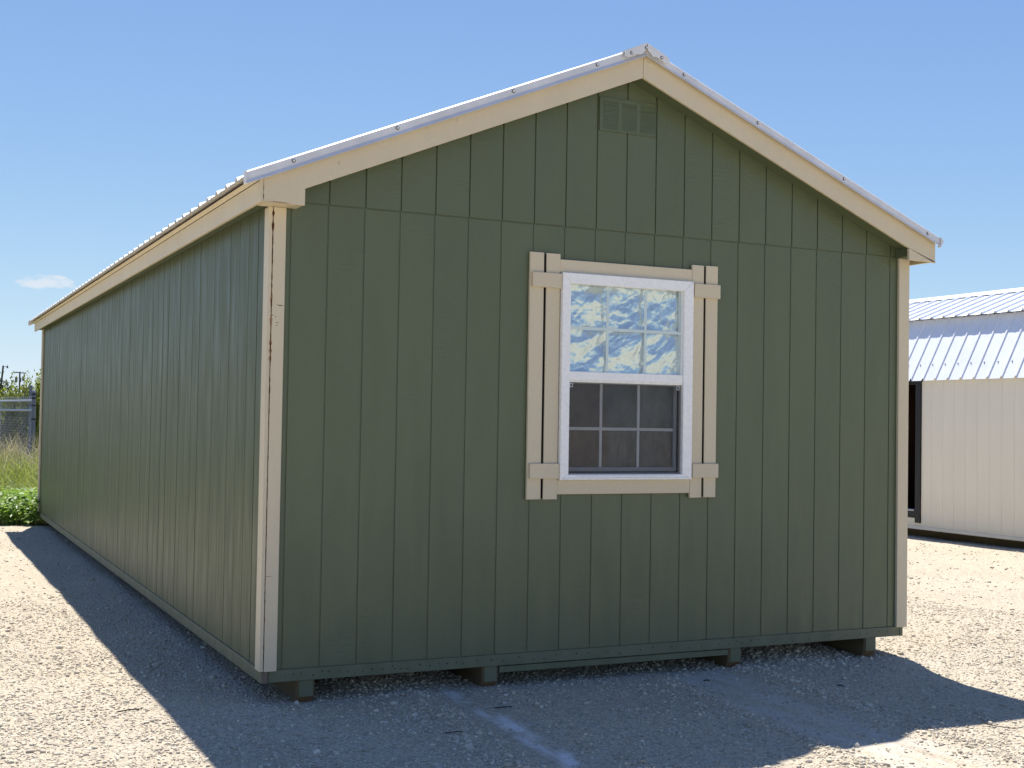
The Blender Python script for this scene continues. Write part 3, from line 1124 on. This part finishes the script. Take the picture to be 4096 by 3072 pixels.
def crumple(x0, x1, z0, z1, y, nu, nv, amp, seed, folds, sag=0.0):
    """sheet creased by random straight folds: piecewise-linear facets like foil"""
    r = np.random.default_rng(seed)
    u = np.linspace(x0, x1, nu)
    v = np.linspace(z0, z1, nv)
    U, Vv = np.meshgrid(u, v)
    H = np.zeros_like(U)
    for i in range(folds):
        cx, cz = r.uniform(x0, x1), r.uniform(z0, z1)
        a = r.normal(.75, .55) if r.random() < .62 else r.uniform(0, np.pi)
        lam = min(.16, r.lognormal(math.log(.019), .95))
        d = (U - cx) * np.sin(a) - (Vv - cz) * np.cos(a)
        l = (U - cx) * np.cos(a) + (Vv - cz) * np.sin(a)
        tri = np.maximum(0, 1 - np.abs(d) / lam)
        env = np.exp(-(l / r.uniform(.06, .35)) ** 2)
        H += tri * env * r.choice([-1, 1]) * lam * amp * r.uniform(.4, 1.2)
    gy, gx = np.gradient(H, v[1] - v[0], u[1] - u[0])
    H *= amp / math.sqrt((gx ** 2 + gy ** 2).mean())
    H -= H.mean()
    for s, a in ():
        H += np.abs(vnoise(U * 1.0 + 3 * seed, Vv, s, seed) - .5) * a * amp * 14
    P = np.c_[U.ravel(), (y - H + sag * (Vv - z0)).ravel(), Vv.ravel()]
    i = np.arange(nu * nv).reshape(nv, nu)
    a, b_, c, d = i[:-1, :-1].ravel(), i[:-1, 1:].ravel(), i[1:, 1:].ravel(), i[1:, :-1].ravel()
    return P, np.concatenate([np.c_[a, b_, c], np.c_[a, c, d]])


P, F = crumple(gx0 - .006, gx1 + .006, uz0 - .006, uz1 + .006, -.004, 340, 225, .23, 5, 950, .028)
obj('foil_lining', raw_mesh('foil_lining', P, F, 3, M['foil']), win)
P, F = crumple(gx0 - .006, gx1 + .006, lz0, lz1 + .01, .050, 110, 80, .16, 9, 60)
obj('plastic_lining', raw_mesh('plastic_lining', P, F, 3, M['film'], True), win)

# ------------------------------------------------------------------ the cream shed beyond
KX = 10.854
KY0, KY1 = 1.2, 8.6                # long wall from KY0 (right) to KY1 (left)
KD0, KD1 = 6.875, 7.80             # door opening
kshed = thing('cream_shed', 'cream lofted shed with ribbed white metal roof and dark open doorway', 'shed', (KX + 1.45, (KY0 + KY1) / 2, 0))
KB, KT = .0, 1.985
b = B()
b.box(KX + .0054, KX + .03, KY0, KD0, KB - .03, KT)
b.box(KX + .0054, KX + .03, KD1, KY1, KB - .03, KT)
b.box(KX + .0054, KX + .03, KD0, KD1, KB - .03, .075)
part('wall_backing', b, M['cream'], kshed)
G2 = 6.583
ed = [6.772]
k = 0
while G2 - GW * k > KY0:
    ed.append(G2 - GW * k)
    k += 1
ed.append(KY0)
kb = {}
def kboard(y1, y0, z0=KB, z1=KT):
    y0, y1 = y0 + .0010, y1 - .0010
    w, h = round(y1 - y0, 3), round(z1 - z0, 3)
    if (w, h) not in kb:
        kb[(w, h)] = B().box(-w / 2, w / 2, .0005, .0050, 0, h, 0, .0006).mesh('siding_board', M['cream'])
    obj('siding_board', kb[(w, h)], kshed, (KX, (y0 + y1) / 2, Z0 + z0), -math.pi / 2)
for a_, c_ in zip(ed, ed[1:]):
    kboard(a_, c_)
y = KD0
while y < KD1 - .01:
    kboard(min(y + GW, KD1), y, KB, .072)
    y += GW
y = KD1 + .105
while y < KY1 - .01:
    kboard(min(y + GW, KY1), y)
    y += GW
part('rear_wall', B().box(KX + 2.87, KX + 2.9, KY0, KY1, KB - .03, KT), M['cream'], kshed)
part('base_rail', B().box(KX - .012, KX + .03, KY0, KY1, KB - .075, KB - .031, 0, .002), M['cream'], kshed)
part('door_post', B().box(KX - .02, KX + .06, 6.776, 6.872, .012, KT - .052, 0, .002), M['black'], kshed)
part('door_post', B().box(KX - .02, KX + .06, KD1 + .003, KD1 + .10, .012, KT - .052, 0, .002), M['black'], kshed)
part('door_header', B().box(KX - .022, KX + .06, 6.76, KD1 + .11, KT - .050, KT - .002, 0, .002).box(KX + .031, KX + .06, 6.874, KD1, KT - .085, KT - .051), M['black'], kshed)
part('door_sill', B().box(KX - .018, KX + .05, 6.874, KD1, .085, .165, 0, .002), M['black'], kshed)
part('threshold', B().box(KX - .03, KX + .12, 6.876, KD1 - .002, .167, .190, 0, .003), M['galv'], kshed)
b = B()
b.box(KX + 1.5, KX + 1.52, KD0 - .6, KD1 + .3, .0, KT)
b.box(KX + .06, KX + 1.5, KD0 - .6, KD0 - .58, .0, KT)
b.box(KX + .06, KX + 1.5, KD1 + .28, KD1 + .3, .0, KT)
b.box(KX + .06, KX + 1.5, KD0 - .58, KD1 + .28, .0, .02)
b.box(KX + .06, KX + 1.5, KD0 - .58, KD1 + .28, KT - .02, KT)
part('door_recess', b, M['brownwall'], kshed)
# gambrel roof
XA, ZA = KX - .055, 1.948          # eave
XBk, ZBk = KX + .43, 2.826         # break of slope
XR_, ZR_ = KX + 1.45, 3.246        # ridge
def seg(x0, z0, x1, z1):
    return lambda x: z0 + (z1 - z0) * (x - x0) / (x1 - x0)
NPk = 8
PK = .9144
Y0k = 6.966 + .229 * 8 - NPk * PK
for (xe, ze, xr_, zr_) in ((XA, ZA, XBk, ZBk), (XBk - .12, ZBk + .000, XR_ - .01, ZR_)):
    f = seg(xe, ze, xr_, zr_)
    me = roof_sheet(xe, xr_, f, PK - .0006, 4, .028, ((0, 0), (.77, 0), (.785, .030), (.87, .030), (.95, 0))).mesh('roof_panel', M['whitemetal'])
    for i in range(NPk):
        obj('roof_panel', me, kshed, (0, Y0k + PK * i, Z0))
    X2 = 2 * XR_
    me = roof_sheet(X2 - xe, X2 - xr_, lambda x: f(X2 - x), PK - .0006, 4, .028, ((0, 0), (.77, 0), (.785, .030), (.87, .030), (.95, 0))).mesh('roof_panel', M['whitemetal'])
    for i in range(NPk):
        obj('roof_panel', me, kshed, (0, Y0k + PK * i, Z0))
Y1k = Y0k + NPk * PK
part('ridge_cap', B().prism([(XR_ - .17, ZR_ - .042), (XR_ - .17, ZR_ - .038), (XR_, ZR_ + .034), (XR_ + .17, ZR_ - .038), (XR_ + .17, ZR_ - .042), (XR_, ZR_ + .029)], 'y', Y0k - .01, Y1k + .01), M['whitemetal'], kshed)
for yy in (KY0, KY1 - .03):
    part('gable_wall', B().prism([(KX + .031, KB - .03), (KX + 2.869, KB - .03), (KX + 2.869, KT), (2 * XR_ - XBk - .03, ZBk - .03), (XR_, ZR_ - .03), (XBk + .03, ZBk - .03), (KX + .031, KT)], 'y', yy, yy + .03), M['cream'], kshed)
b = B()
fl = seg(XA, ZA, XBk, ZBk)
for i in range(NPk * 4):
    y = Y0k + .229 * i + .115
    x = XA + .12
    b.tube((x - .003, y, fl(x) + .001), (x - .010, y, fl(x) + .006), .009, .007, 6)
part('roof_screw', b, M['washer'], kshed, kind='stuff')
for x in (KX + .18, KX + 1.4, KX + 2.6):
    part('skid', B().box(x, x + .09, KY0 + .02, KY1 - .02, -.184, -.076), M['wood'], kshed)
part('floor_frame', B().box(KX + .031, KX + 2.869, KY0 + .031, KY1 - .031, -.074, -.032), M['wood'], kshed)


# ------------------------------------------------------------------ vegetation and far things at the left
def at(px, dist):
    """ground point seen in photo column px (4096 wide) at a distance"""
    a = YAW + math.atan((px - 2048) / 5114.5)
    return CAM.x + dist * math.sin(a), CAM.y + dist * math.cos(a)


def blades(px, py, pz, h, w, lean, az, segs=3, twist=None, tip=.08):
    """curved tapered blades, quads; everything vectorised"""
    n = len(px)
    tw = rng.uniform(0, np.pi, n) if twist is None else twist
    wx, wy = np.cos(tw), np.sin(tw)
    rows = []
    for s in range(segs + 1):
        t = s / segs
        off = lean * h * t ** 2
        cx, cy = px + np.cos(az) * off, py + np.sin(az) * off
        cz = pz + h * t * (1 - .25 * np.clip(lean, 0, 1.6) * t)
        ww = w * (1 - t) ** .7 * .5 + w * tip * .5 if s else w * .35
        rows.append(np.stack([cx - wx * ww, cy - wy * ww, cz], -1))
        rows.append(np.stack([cx + wx * ww, cy + wy * ww, cz], -1))
    V = np.stack(rows, 1)
    k = 2 * (segs + 1)
    f = np.array([(2 * s, 2 * s + 1, 2 * s + 3, 2 * s + 2) for s in range(segs)])
    F = (f[None] + (np.arange(n) * k)[:, None, None]).reshape(-1, 4)
    return V.reshape(-1, 3), F


def wedge(n, p0, p1, d0, d1):
    d = rng.uniform(d0, d1, n)
    a = YAW + np.arctan((rng.uniform(p0, p1, n) - 2048) / 5114.5)
    return CAM.x + d * np.sin(a), CAM.y + d * np.cos(a)


# tall green grass
x, y = wedge(21000, -1500, 420, 19.2, 28.0)
k = vnoise(x, y, 1.1, 31) + rng.uniform(-.3, .3, len(x)) > .38
x, y = x[k], y[k]
n = len(x)
h = (.35 + .55 * vnoise(x, y, .9, 33)) * rng.uniform(.6, 1.25, n)
V, F = blades(x, y, gz(x, y) + .02, h, rng.uniform(.010, .024, n), rng.uniform(.15, 1.1, n), rng.uniform(0, 6.28, n))
o = obj('tall_grass', raw_mesh('tall_grass', V, F, 4, M['grass'], True), loc=(0, 0, 0))
tag(o, 'tall green grass growing between the weeds and the chain link fence', 'grass', kind='stuff')
# dry grey-brown stems near the fence
x, y = wedge(8500, -1500, 380, 25.0, 31.5)
n = len(x)
h = rng.uniform(.5, 1.25, n)
V, F = blades(x, y, gz(x, y) + .02, h, rng.uniform(.010, .022, n), rng.uniform(.1, .9, n), rng.uniform(0, 6.28, n))
o = obj('dry_grass', raw_mesh('dry_grass', V, F, 4, M['drygrass'], True), loc=(0, 0, 0))
tag(o, 'dry grey brown grass stems standing along the fence foot', 'dry grass', kind='stuff')
# broad-leaved weeds at the gravel edge
x, y = wedge(2600, -1400, 420, 18.0, 20.6)
e = 11.55 + (vnoise(x, x * 0, 1.3, 5) - .5) * .5
k = y > e - .05
x, y = x[k], y[k]
n = len(x)
m = 9
hh = (.12 + .34 * vnoise(x, y, 1.6, 41)) * rng.uniform(.6, 1.2, n)
lx = np.repeat(x, m) + rng.normal(0, .07, n * m)
ly = np.repeat(y, m) + rng.normal(0, .07, n * m)
lz = gz(lx, ly) + .02 + np.repeat(hh, m) * rng.uniform(.25, 1.0, n * m)
az = rng.uniform(0, 6.28, n * m)
L_ = rng.uniform(.05, .105, n * m)
W_ = L_ * rng.uniform(.45, .75, n * m)
tilt = rng.uniform(-.7, .25, n * m)
roll = rng.uniform(-.5, .5, n * m)
ux = np.stack([np.cos(az) * np.cos(tilt), np.sin(az) * np.cos(tilt), np.sin(tilt)], -1)
vx_ = np.stack([-np.sin(az) * np.cos(roll), np.cos(az) * np.cos(roll), np.sin(roll)], -1)
P0 = np.stack([lx, ly, lz], -1)
def lf(a_, b_, dz=0):
    return P0 + ux * (L_ * a_)[:, None] + vx_ * (W_ * b_)[:, None] + np.array([0, 0, 1.0]) * (L_ * dz)[:, None]
V = np.stack([lf(0, 0), lf(.35, -.5, .06), lf(.75, -.36, .0), lf(1, 0, -.12), lf(.75, .36, .0), lf(.35, .5, .06)], 1).reshape(-1, 3)
F = (np.array([(0, 1, 2, 3), (0, 3, 4, 5)])[None] + (np.arange(n * m) * 6)[:, None, None]).reshape(-1, 4)
sx, sy = lx[::3], ly[::3]
Vs, Fs = blades(sx, sy, gz(sx, sy), (lz - gz(lx, ly))[::3], np.full(len(sx), .006), np.full(len(sx), .1), az[::3], 2)
o = obj('weeds', raw_mesh('weeds', np.concatenate([V, Vs]), np.concatenate([F, Fs + len(V)]), 4, M['weed']), loc=(0, 0, 0))
tag(o, 'low bright green broad leaved weeds along the gravel edge', 'weeds', kind='stuff')

# chain link fence
PX, PY = at(137, 28.0)
fence = thing('chain_link_fence', 'grey chain link fence with two top rails and paired end posts', 'fence', (PX, PY, 0))
fdir = Vector((-.15, .99, 0)).normalized()
def fpt(s, z):
    return (PX + fdir.x * s, PY + fdir.y * s, z)
part('post', B().tube((PX, PY, -.1), (PX, PY, 1.93), .042, n=12).tube((PX, PY, 1.93), (PX, PY, 1.955), .048, .03, 12).tube((PX, PY, 1.955), (PX, PY, 1.975), .03, .008, 12), M['galvdark'], fence, (0, 0, 0))
px2, py2 = at(124, 28.7)
part('post', B().tube((px2, py2, -.1), (px2, py2, 2.07), .036, n=10), M['galvdark'], fence, (0, 0, 0))
for s in (3.0, 6.0, 9.0, 12.0, 15.0, 18.0):
    x, y, _ = fpt(s, 0)
    part('post', B().tube((x, y, -.1), (x, y, 1.72), .028, n=8), M['galv'], fence, (0, 0, 0))
for z in (1.745, 1.545):
    part('rail', B().tube(fpt(.05, z), fpt(18, z - .02), .026, n=10), M['galv'], fence, (0, 0, 0))
for z in (1.86, 1.78, 1.63, 1.35):
    part('band', B().tube((PX, PY, z), (PX, PY, z + .03), .047, n=12), M['nail'], fence, (0, 0, 0))
b = B()
H0, H1 = .25, 1.84
sp = .11
HH = H1 - H0
bmw = b.bm
for i in range(int((18 + HH) / sp)):
    for sg in (-1, 1):
        s0 = i * sp - (HH if sg > 0 else 0)
        s1 = s0 + sg * HH if sg > 0 else s0 - HH
        if sg < 0:
            s0 = i * sp
            s1 = s0 - HH
        z0, z1 = H0, H1
        # clip to the fence length
        a0, a1 = s0, s1
        lo, hi = 0.05, 18.0
        def zat(s):
            return z0 + (s - a0) / (a1 - a0) * (z1 - z0)
        c0, c1 = min(max(a0, lo), hi), min(max(a1, lo), hi)
        if abs(c1 - c0) < .02:
            continue
        p, q = Vector(fpt(c0, zat(c0))), Vector(fpt(c1, zat(c1)))
        r = .0018
        nn = Vector((-fdir.y, fdir.x, 0)) * (r * (1 if sg > 0 else -1.2))
        d = (q - p).normalized().cross(Vector((-fdir.y, fdir.x, 0))) * r
        ring = lambda c: [c + d + nn * 2, c - d + nn * 2, c]
        A = [bmw.verts.new(v) for v in ring(p)]
        D = [bmw.verts.new(v) for v in ring(q)]
        for t in range(3):
            bmw.faces.new((A[t], A[(t + 1) % 3], D[(t + 1) % 3], D[t]))
part('chain_mesh', b, M['galv'], fence, (0, 0, 0), kind='stuff')


def leaf_cloud(cx, cy, z0, blobs, n, ls, up_bias=.6):
    """leaf quads through the volume of several ellipsoids (x, y, z, rx, ry, rz)"""
    bl = np.array(blobs, float)
    vol = bl[:, 3] * bl[:, 4] * bl[:, 5]
    pick = rng.choice(len(bl), n, p=vol / vol.sum())
    u = rng.normal(0, 1, (n, 3))
    u /= np.linalg.norm(u, axis=1)[:, None]
    u *= (rng.uniform(0, 1, n) ** .42)[:, None] * rng.uniform(.75, 1.18, n)[:, None]
    P = bl[pick, :3] + u * bl[pick, 3:]
    P += np.array([cx, cy, z0])
    d = rng.normal(0, 1, (n, 3))
    d[:, 2] = np.abs(d[:, 2]) + up_bias * 2
    d /= np.linalg.norm(d, axis=1)[:, None]
    s = np.cross(d, rng.normal(0, 1, (n, 3)))
    s /= np.linalg.norm(s, axis=1)[:, None]
    le = (ls * rng.uniform(.6, 1.4, n))[:, None]
    wd = le * .24
    V = np.stack([P, P + d * le * .5 + s * wd, P + d * le, P + d * le * .5 - s * wd], 1).reshape(-1, 3)
    return V, np.arange(n * 4).reshape(-1, 4)


def shrub(name, label, cat, x, y, h, w, mat, n, ls, group=None, spires=5):
    t = thing(name, label, cat, (x, y, 0), group)
    blobs = []
    for i in range(spires):
        a = random.uniform(0, 6.28)
        r = w * .5 * math.sqrt(random.random())
        hh = h * random.uniform(.62, 1.0) if i else h
        dx, dy = math.cos(a) * r * (i > 0), math.sin(a) * r * (i > 0)
        blobs.append((dx, dy, hh * .52, w * random.uniform(.14, .24), w * random.uniform(.14, .24), hh * .5))
        blobs.append((dx * 1.2, dy * 1.2, hh * .33, w * .26, w * .26, hh * .32))
    V, F = leaf_cloud(0, 0, 0, blobs, int(n * 4.2), ls * .62)
    obj('crown', raw_mesh('crown', V, F, 4, mat), t, (x, y, 0))
    b = B()
    for bl in blobs[::2]:
        b.tube((bl[0] * .25, bl[1] * .25, -.1), (bl[0], bl[1], bl[2] * 1.15), .03 * h / 2.5, .008 * h / 2.5, 6)
    part('trunk', b, M['bark'], t, (x, y, 0))
    return t


random.seed(21)
SG = 'shrubs beyond the chain link fence'
X, Y = at(172, 30.0)
shrub('shrub', 'bright yellow green shrub beside the far corner of the green shed', 'shrub', X, Y, 2.45, .62, M['shrubleaf'], 5200, .10, SG, 7)
for px_, d, h, w, mt, lab in (
        (117, 37, 2.38, 1.1, 'shrubleaf', 'slender shrub right in front of the utility pole'),
        (50, 36, 2.42, 1.1, 'shrubleaf2', 'tall pointed olive shrub left of the utility pole'),
        (22, 39, 2.20, 1.5, 'shrubleaf', 'rounded yellow green shrub at the left edge of the photo'),
        (88, 42, 2.12, 1.7, 'shrubleaf2', 'low olive shrub behind the fence, between two taller ones'),
        (-45, 38, 2.5, 1.6, 'shrubleaf', 'shrub behind the fence, just left of the photo edge'),
        (-120, 40, 2.8, 1.7, 'shrubleaf2', 'wide olive shrub behind the fence, outside the left edge'),
        (190, 40, 2.6, 1.6, 'shrubleaf', 'yellow green shrub hidden behind the green shed corner')):
    X, Y = at(px_, d)
    shrub('shrub', lab, 'shrub', X, Y, h, w, M[mt], 3200, .13, SG, 6)
X, Y = at(-2, 120)
shrub('tree', 'distant dark round tree behind the leaning lamp pole', 'tree', X, Y, 4.6, 5.0, M['treeleaf'], 2600, .4, None, 7)

X, Y = at(78, 250)
pole = thing('utility_pole', 'distant wooden utility pole with crossarm and transformers', 'pole', (X, Y, 0))
part('pole', B().tube((X, Y, -.2), (X, Y, 8.95), .19, .13, 8), M['polewood'], pole, (0, 0, 0))
ca, sa = math.cos(YAW - .35), -math.sin(YAW - .35)
part('crossarm', B().prism([(-1.1, -.08), (1.1, -.08), (1.1, .08), (-1.1, .08)], 'y', -.2, -.13), M['polewood'], pole, (X, Y, 8.75)).rotation_euler = (0, .05, -.1)
for dx, z in ((-.62, 7.1), (.05, 7.0), (.6, 7.25)):
    part('transformer', B().tube((X + dx * ca, Y + dx * sa - .35, z), (X + dx * ca, Y + dx * sa - .35, z + .85), .22, .22, 10), M['polesteel'], pole, (0, 0, 0))
for dx in (-1.0, -.5, .5, 1.0):
    part('insulator', B().tube((X + dx * ca, Y + dx * sa - .16, 8.83 - dx * .05), (X + dx * ca, Y + dx * sa - .16, 9.02 - dx * .05), .05, .04, 6), M['polesteel'], pole, (0, 0, 0))
X, Y = at(1, 180)
lp = thing('lamp_pole', 'distant leaning pole with a small lamp arm at the left edge', 'lamp pole', (X, Y, 0))
part('pole', B().tube((X - .3, Y, -.2), (X + .30, Y, 7.6), .14, .11, 8), M['polewood'], lp, (0, 0, 0))
part('lamp_arm', B().tube((X + .30, Y, 7.45), (X + .78, Y - .1, 7.5), .03, .03, 6), M['polesteel'], lp, (0, 0, 0))
part('lamp_head', B().tube((X + .80, Y - .1, 7.28), (X + .80, Y - .1, 7.62), .13, .07, 8), M['polesteel'], lp, (0, 0, 0))

# far-off line of trees along the horizon
n = 9000
a = rng.uniform(-1.3, 1.6, n)
d = rng.uniform(330, 400, n)
x, y = CAM.x + d * np.sin(a), CAM.y + d * np.cos(a)
top = 2.2 + 3.2 * vnoise(a * 40, a * 0, 1, 51) + 2.0 * vnoise(a * 170, a * 0, 1, 52)
P = np.stack([x, y, rng.uniform(0, 1, n) * top], -1)
q = rng.normal(0, 1, (n, 3)); q /= np.linalg.norm(q, axis=1)[:, None]
s = np.cross(q, rng.normal(0, 1, (n, 3))); s /= np.linalg.norm(s, axis=1)[:, None]
V = np.stack([P - q * 1.1, P - s * .8, P + q * 1.1, P + s * .8], 1).reshape(-1, 3)
o = obj('treeline', raw_mesh('treeline', V, np.arange(n * 4).reshape(-1, 4), 4, M['treeleaf']), loc=(0, 0, 0))
tag(o, 'far off dark line of trees on the horizon', 'trees', kind='stuff')

# small dark litter on the gravel
def twig(label, pts, r, group='dark twigs lying on the gravel'):
    b = B()
    P = [Vector((x, y, float(gz(x, y)) + z)) for x, y, z in pts]
    for p, q in zip(P, P[1:]):
        b.tube(p, q, r, r * .8, 6)
    o = part('twig', b, M['twig'], None, (0, 0, 0))
    tag(o, label, 'twig', group)
twig('straight dark twig lying beside the pale chalky streak', [(1.125, -.435, .007), (1.16, -.458, .009), (1.20, -.485, .006)], .0035)
twig('stubby black twig under the right half of the shed front', [(2.582, -.212, .006), (2.60, -.220, .009), (2.618, -.223, .006)], .0045)
twig('short bent black twig in the shade right of the worn track', [(3.232, -.622, .008), (3.247, -.64, .012), (3.256, -.655, .006)], .0045)
twig('long thin curved dark wire on the sunlit edge at lower right', [(3.36, -1.585, .035), (3.365, -1.61, .014), (3.41, -1.665, .010), (3.46, -1.715, .012), (3.50, -1.735, .02)], .0025)
twig('thin forked twig among the coarse stones at bottom centre', [(.655, -.885, .010), (.70, -.915, .016), (.73, -.922, .010)], .003)
twig('pale stick on the sunlit gravel at lower left', [(-.72, -.02, .008), (-.665, .005, .010), (-.60, .012, .008)], .004)
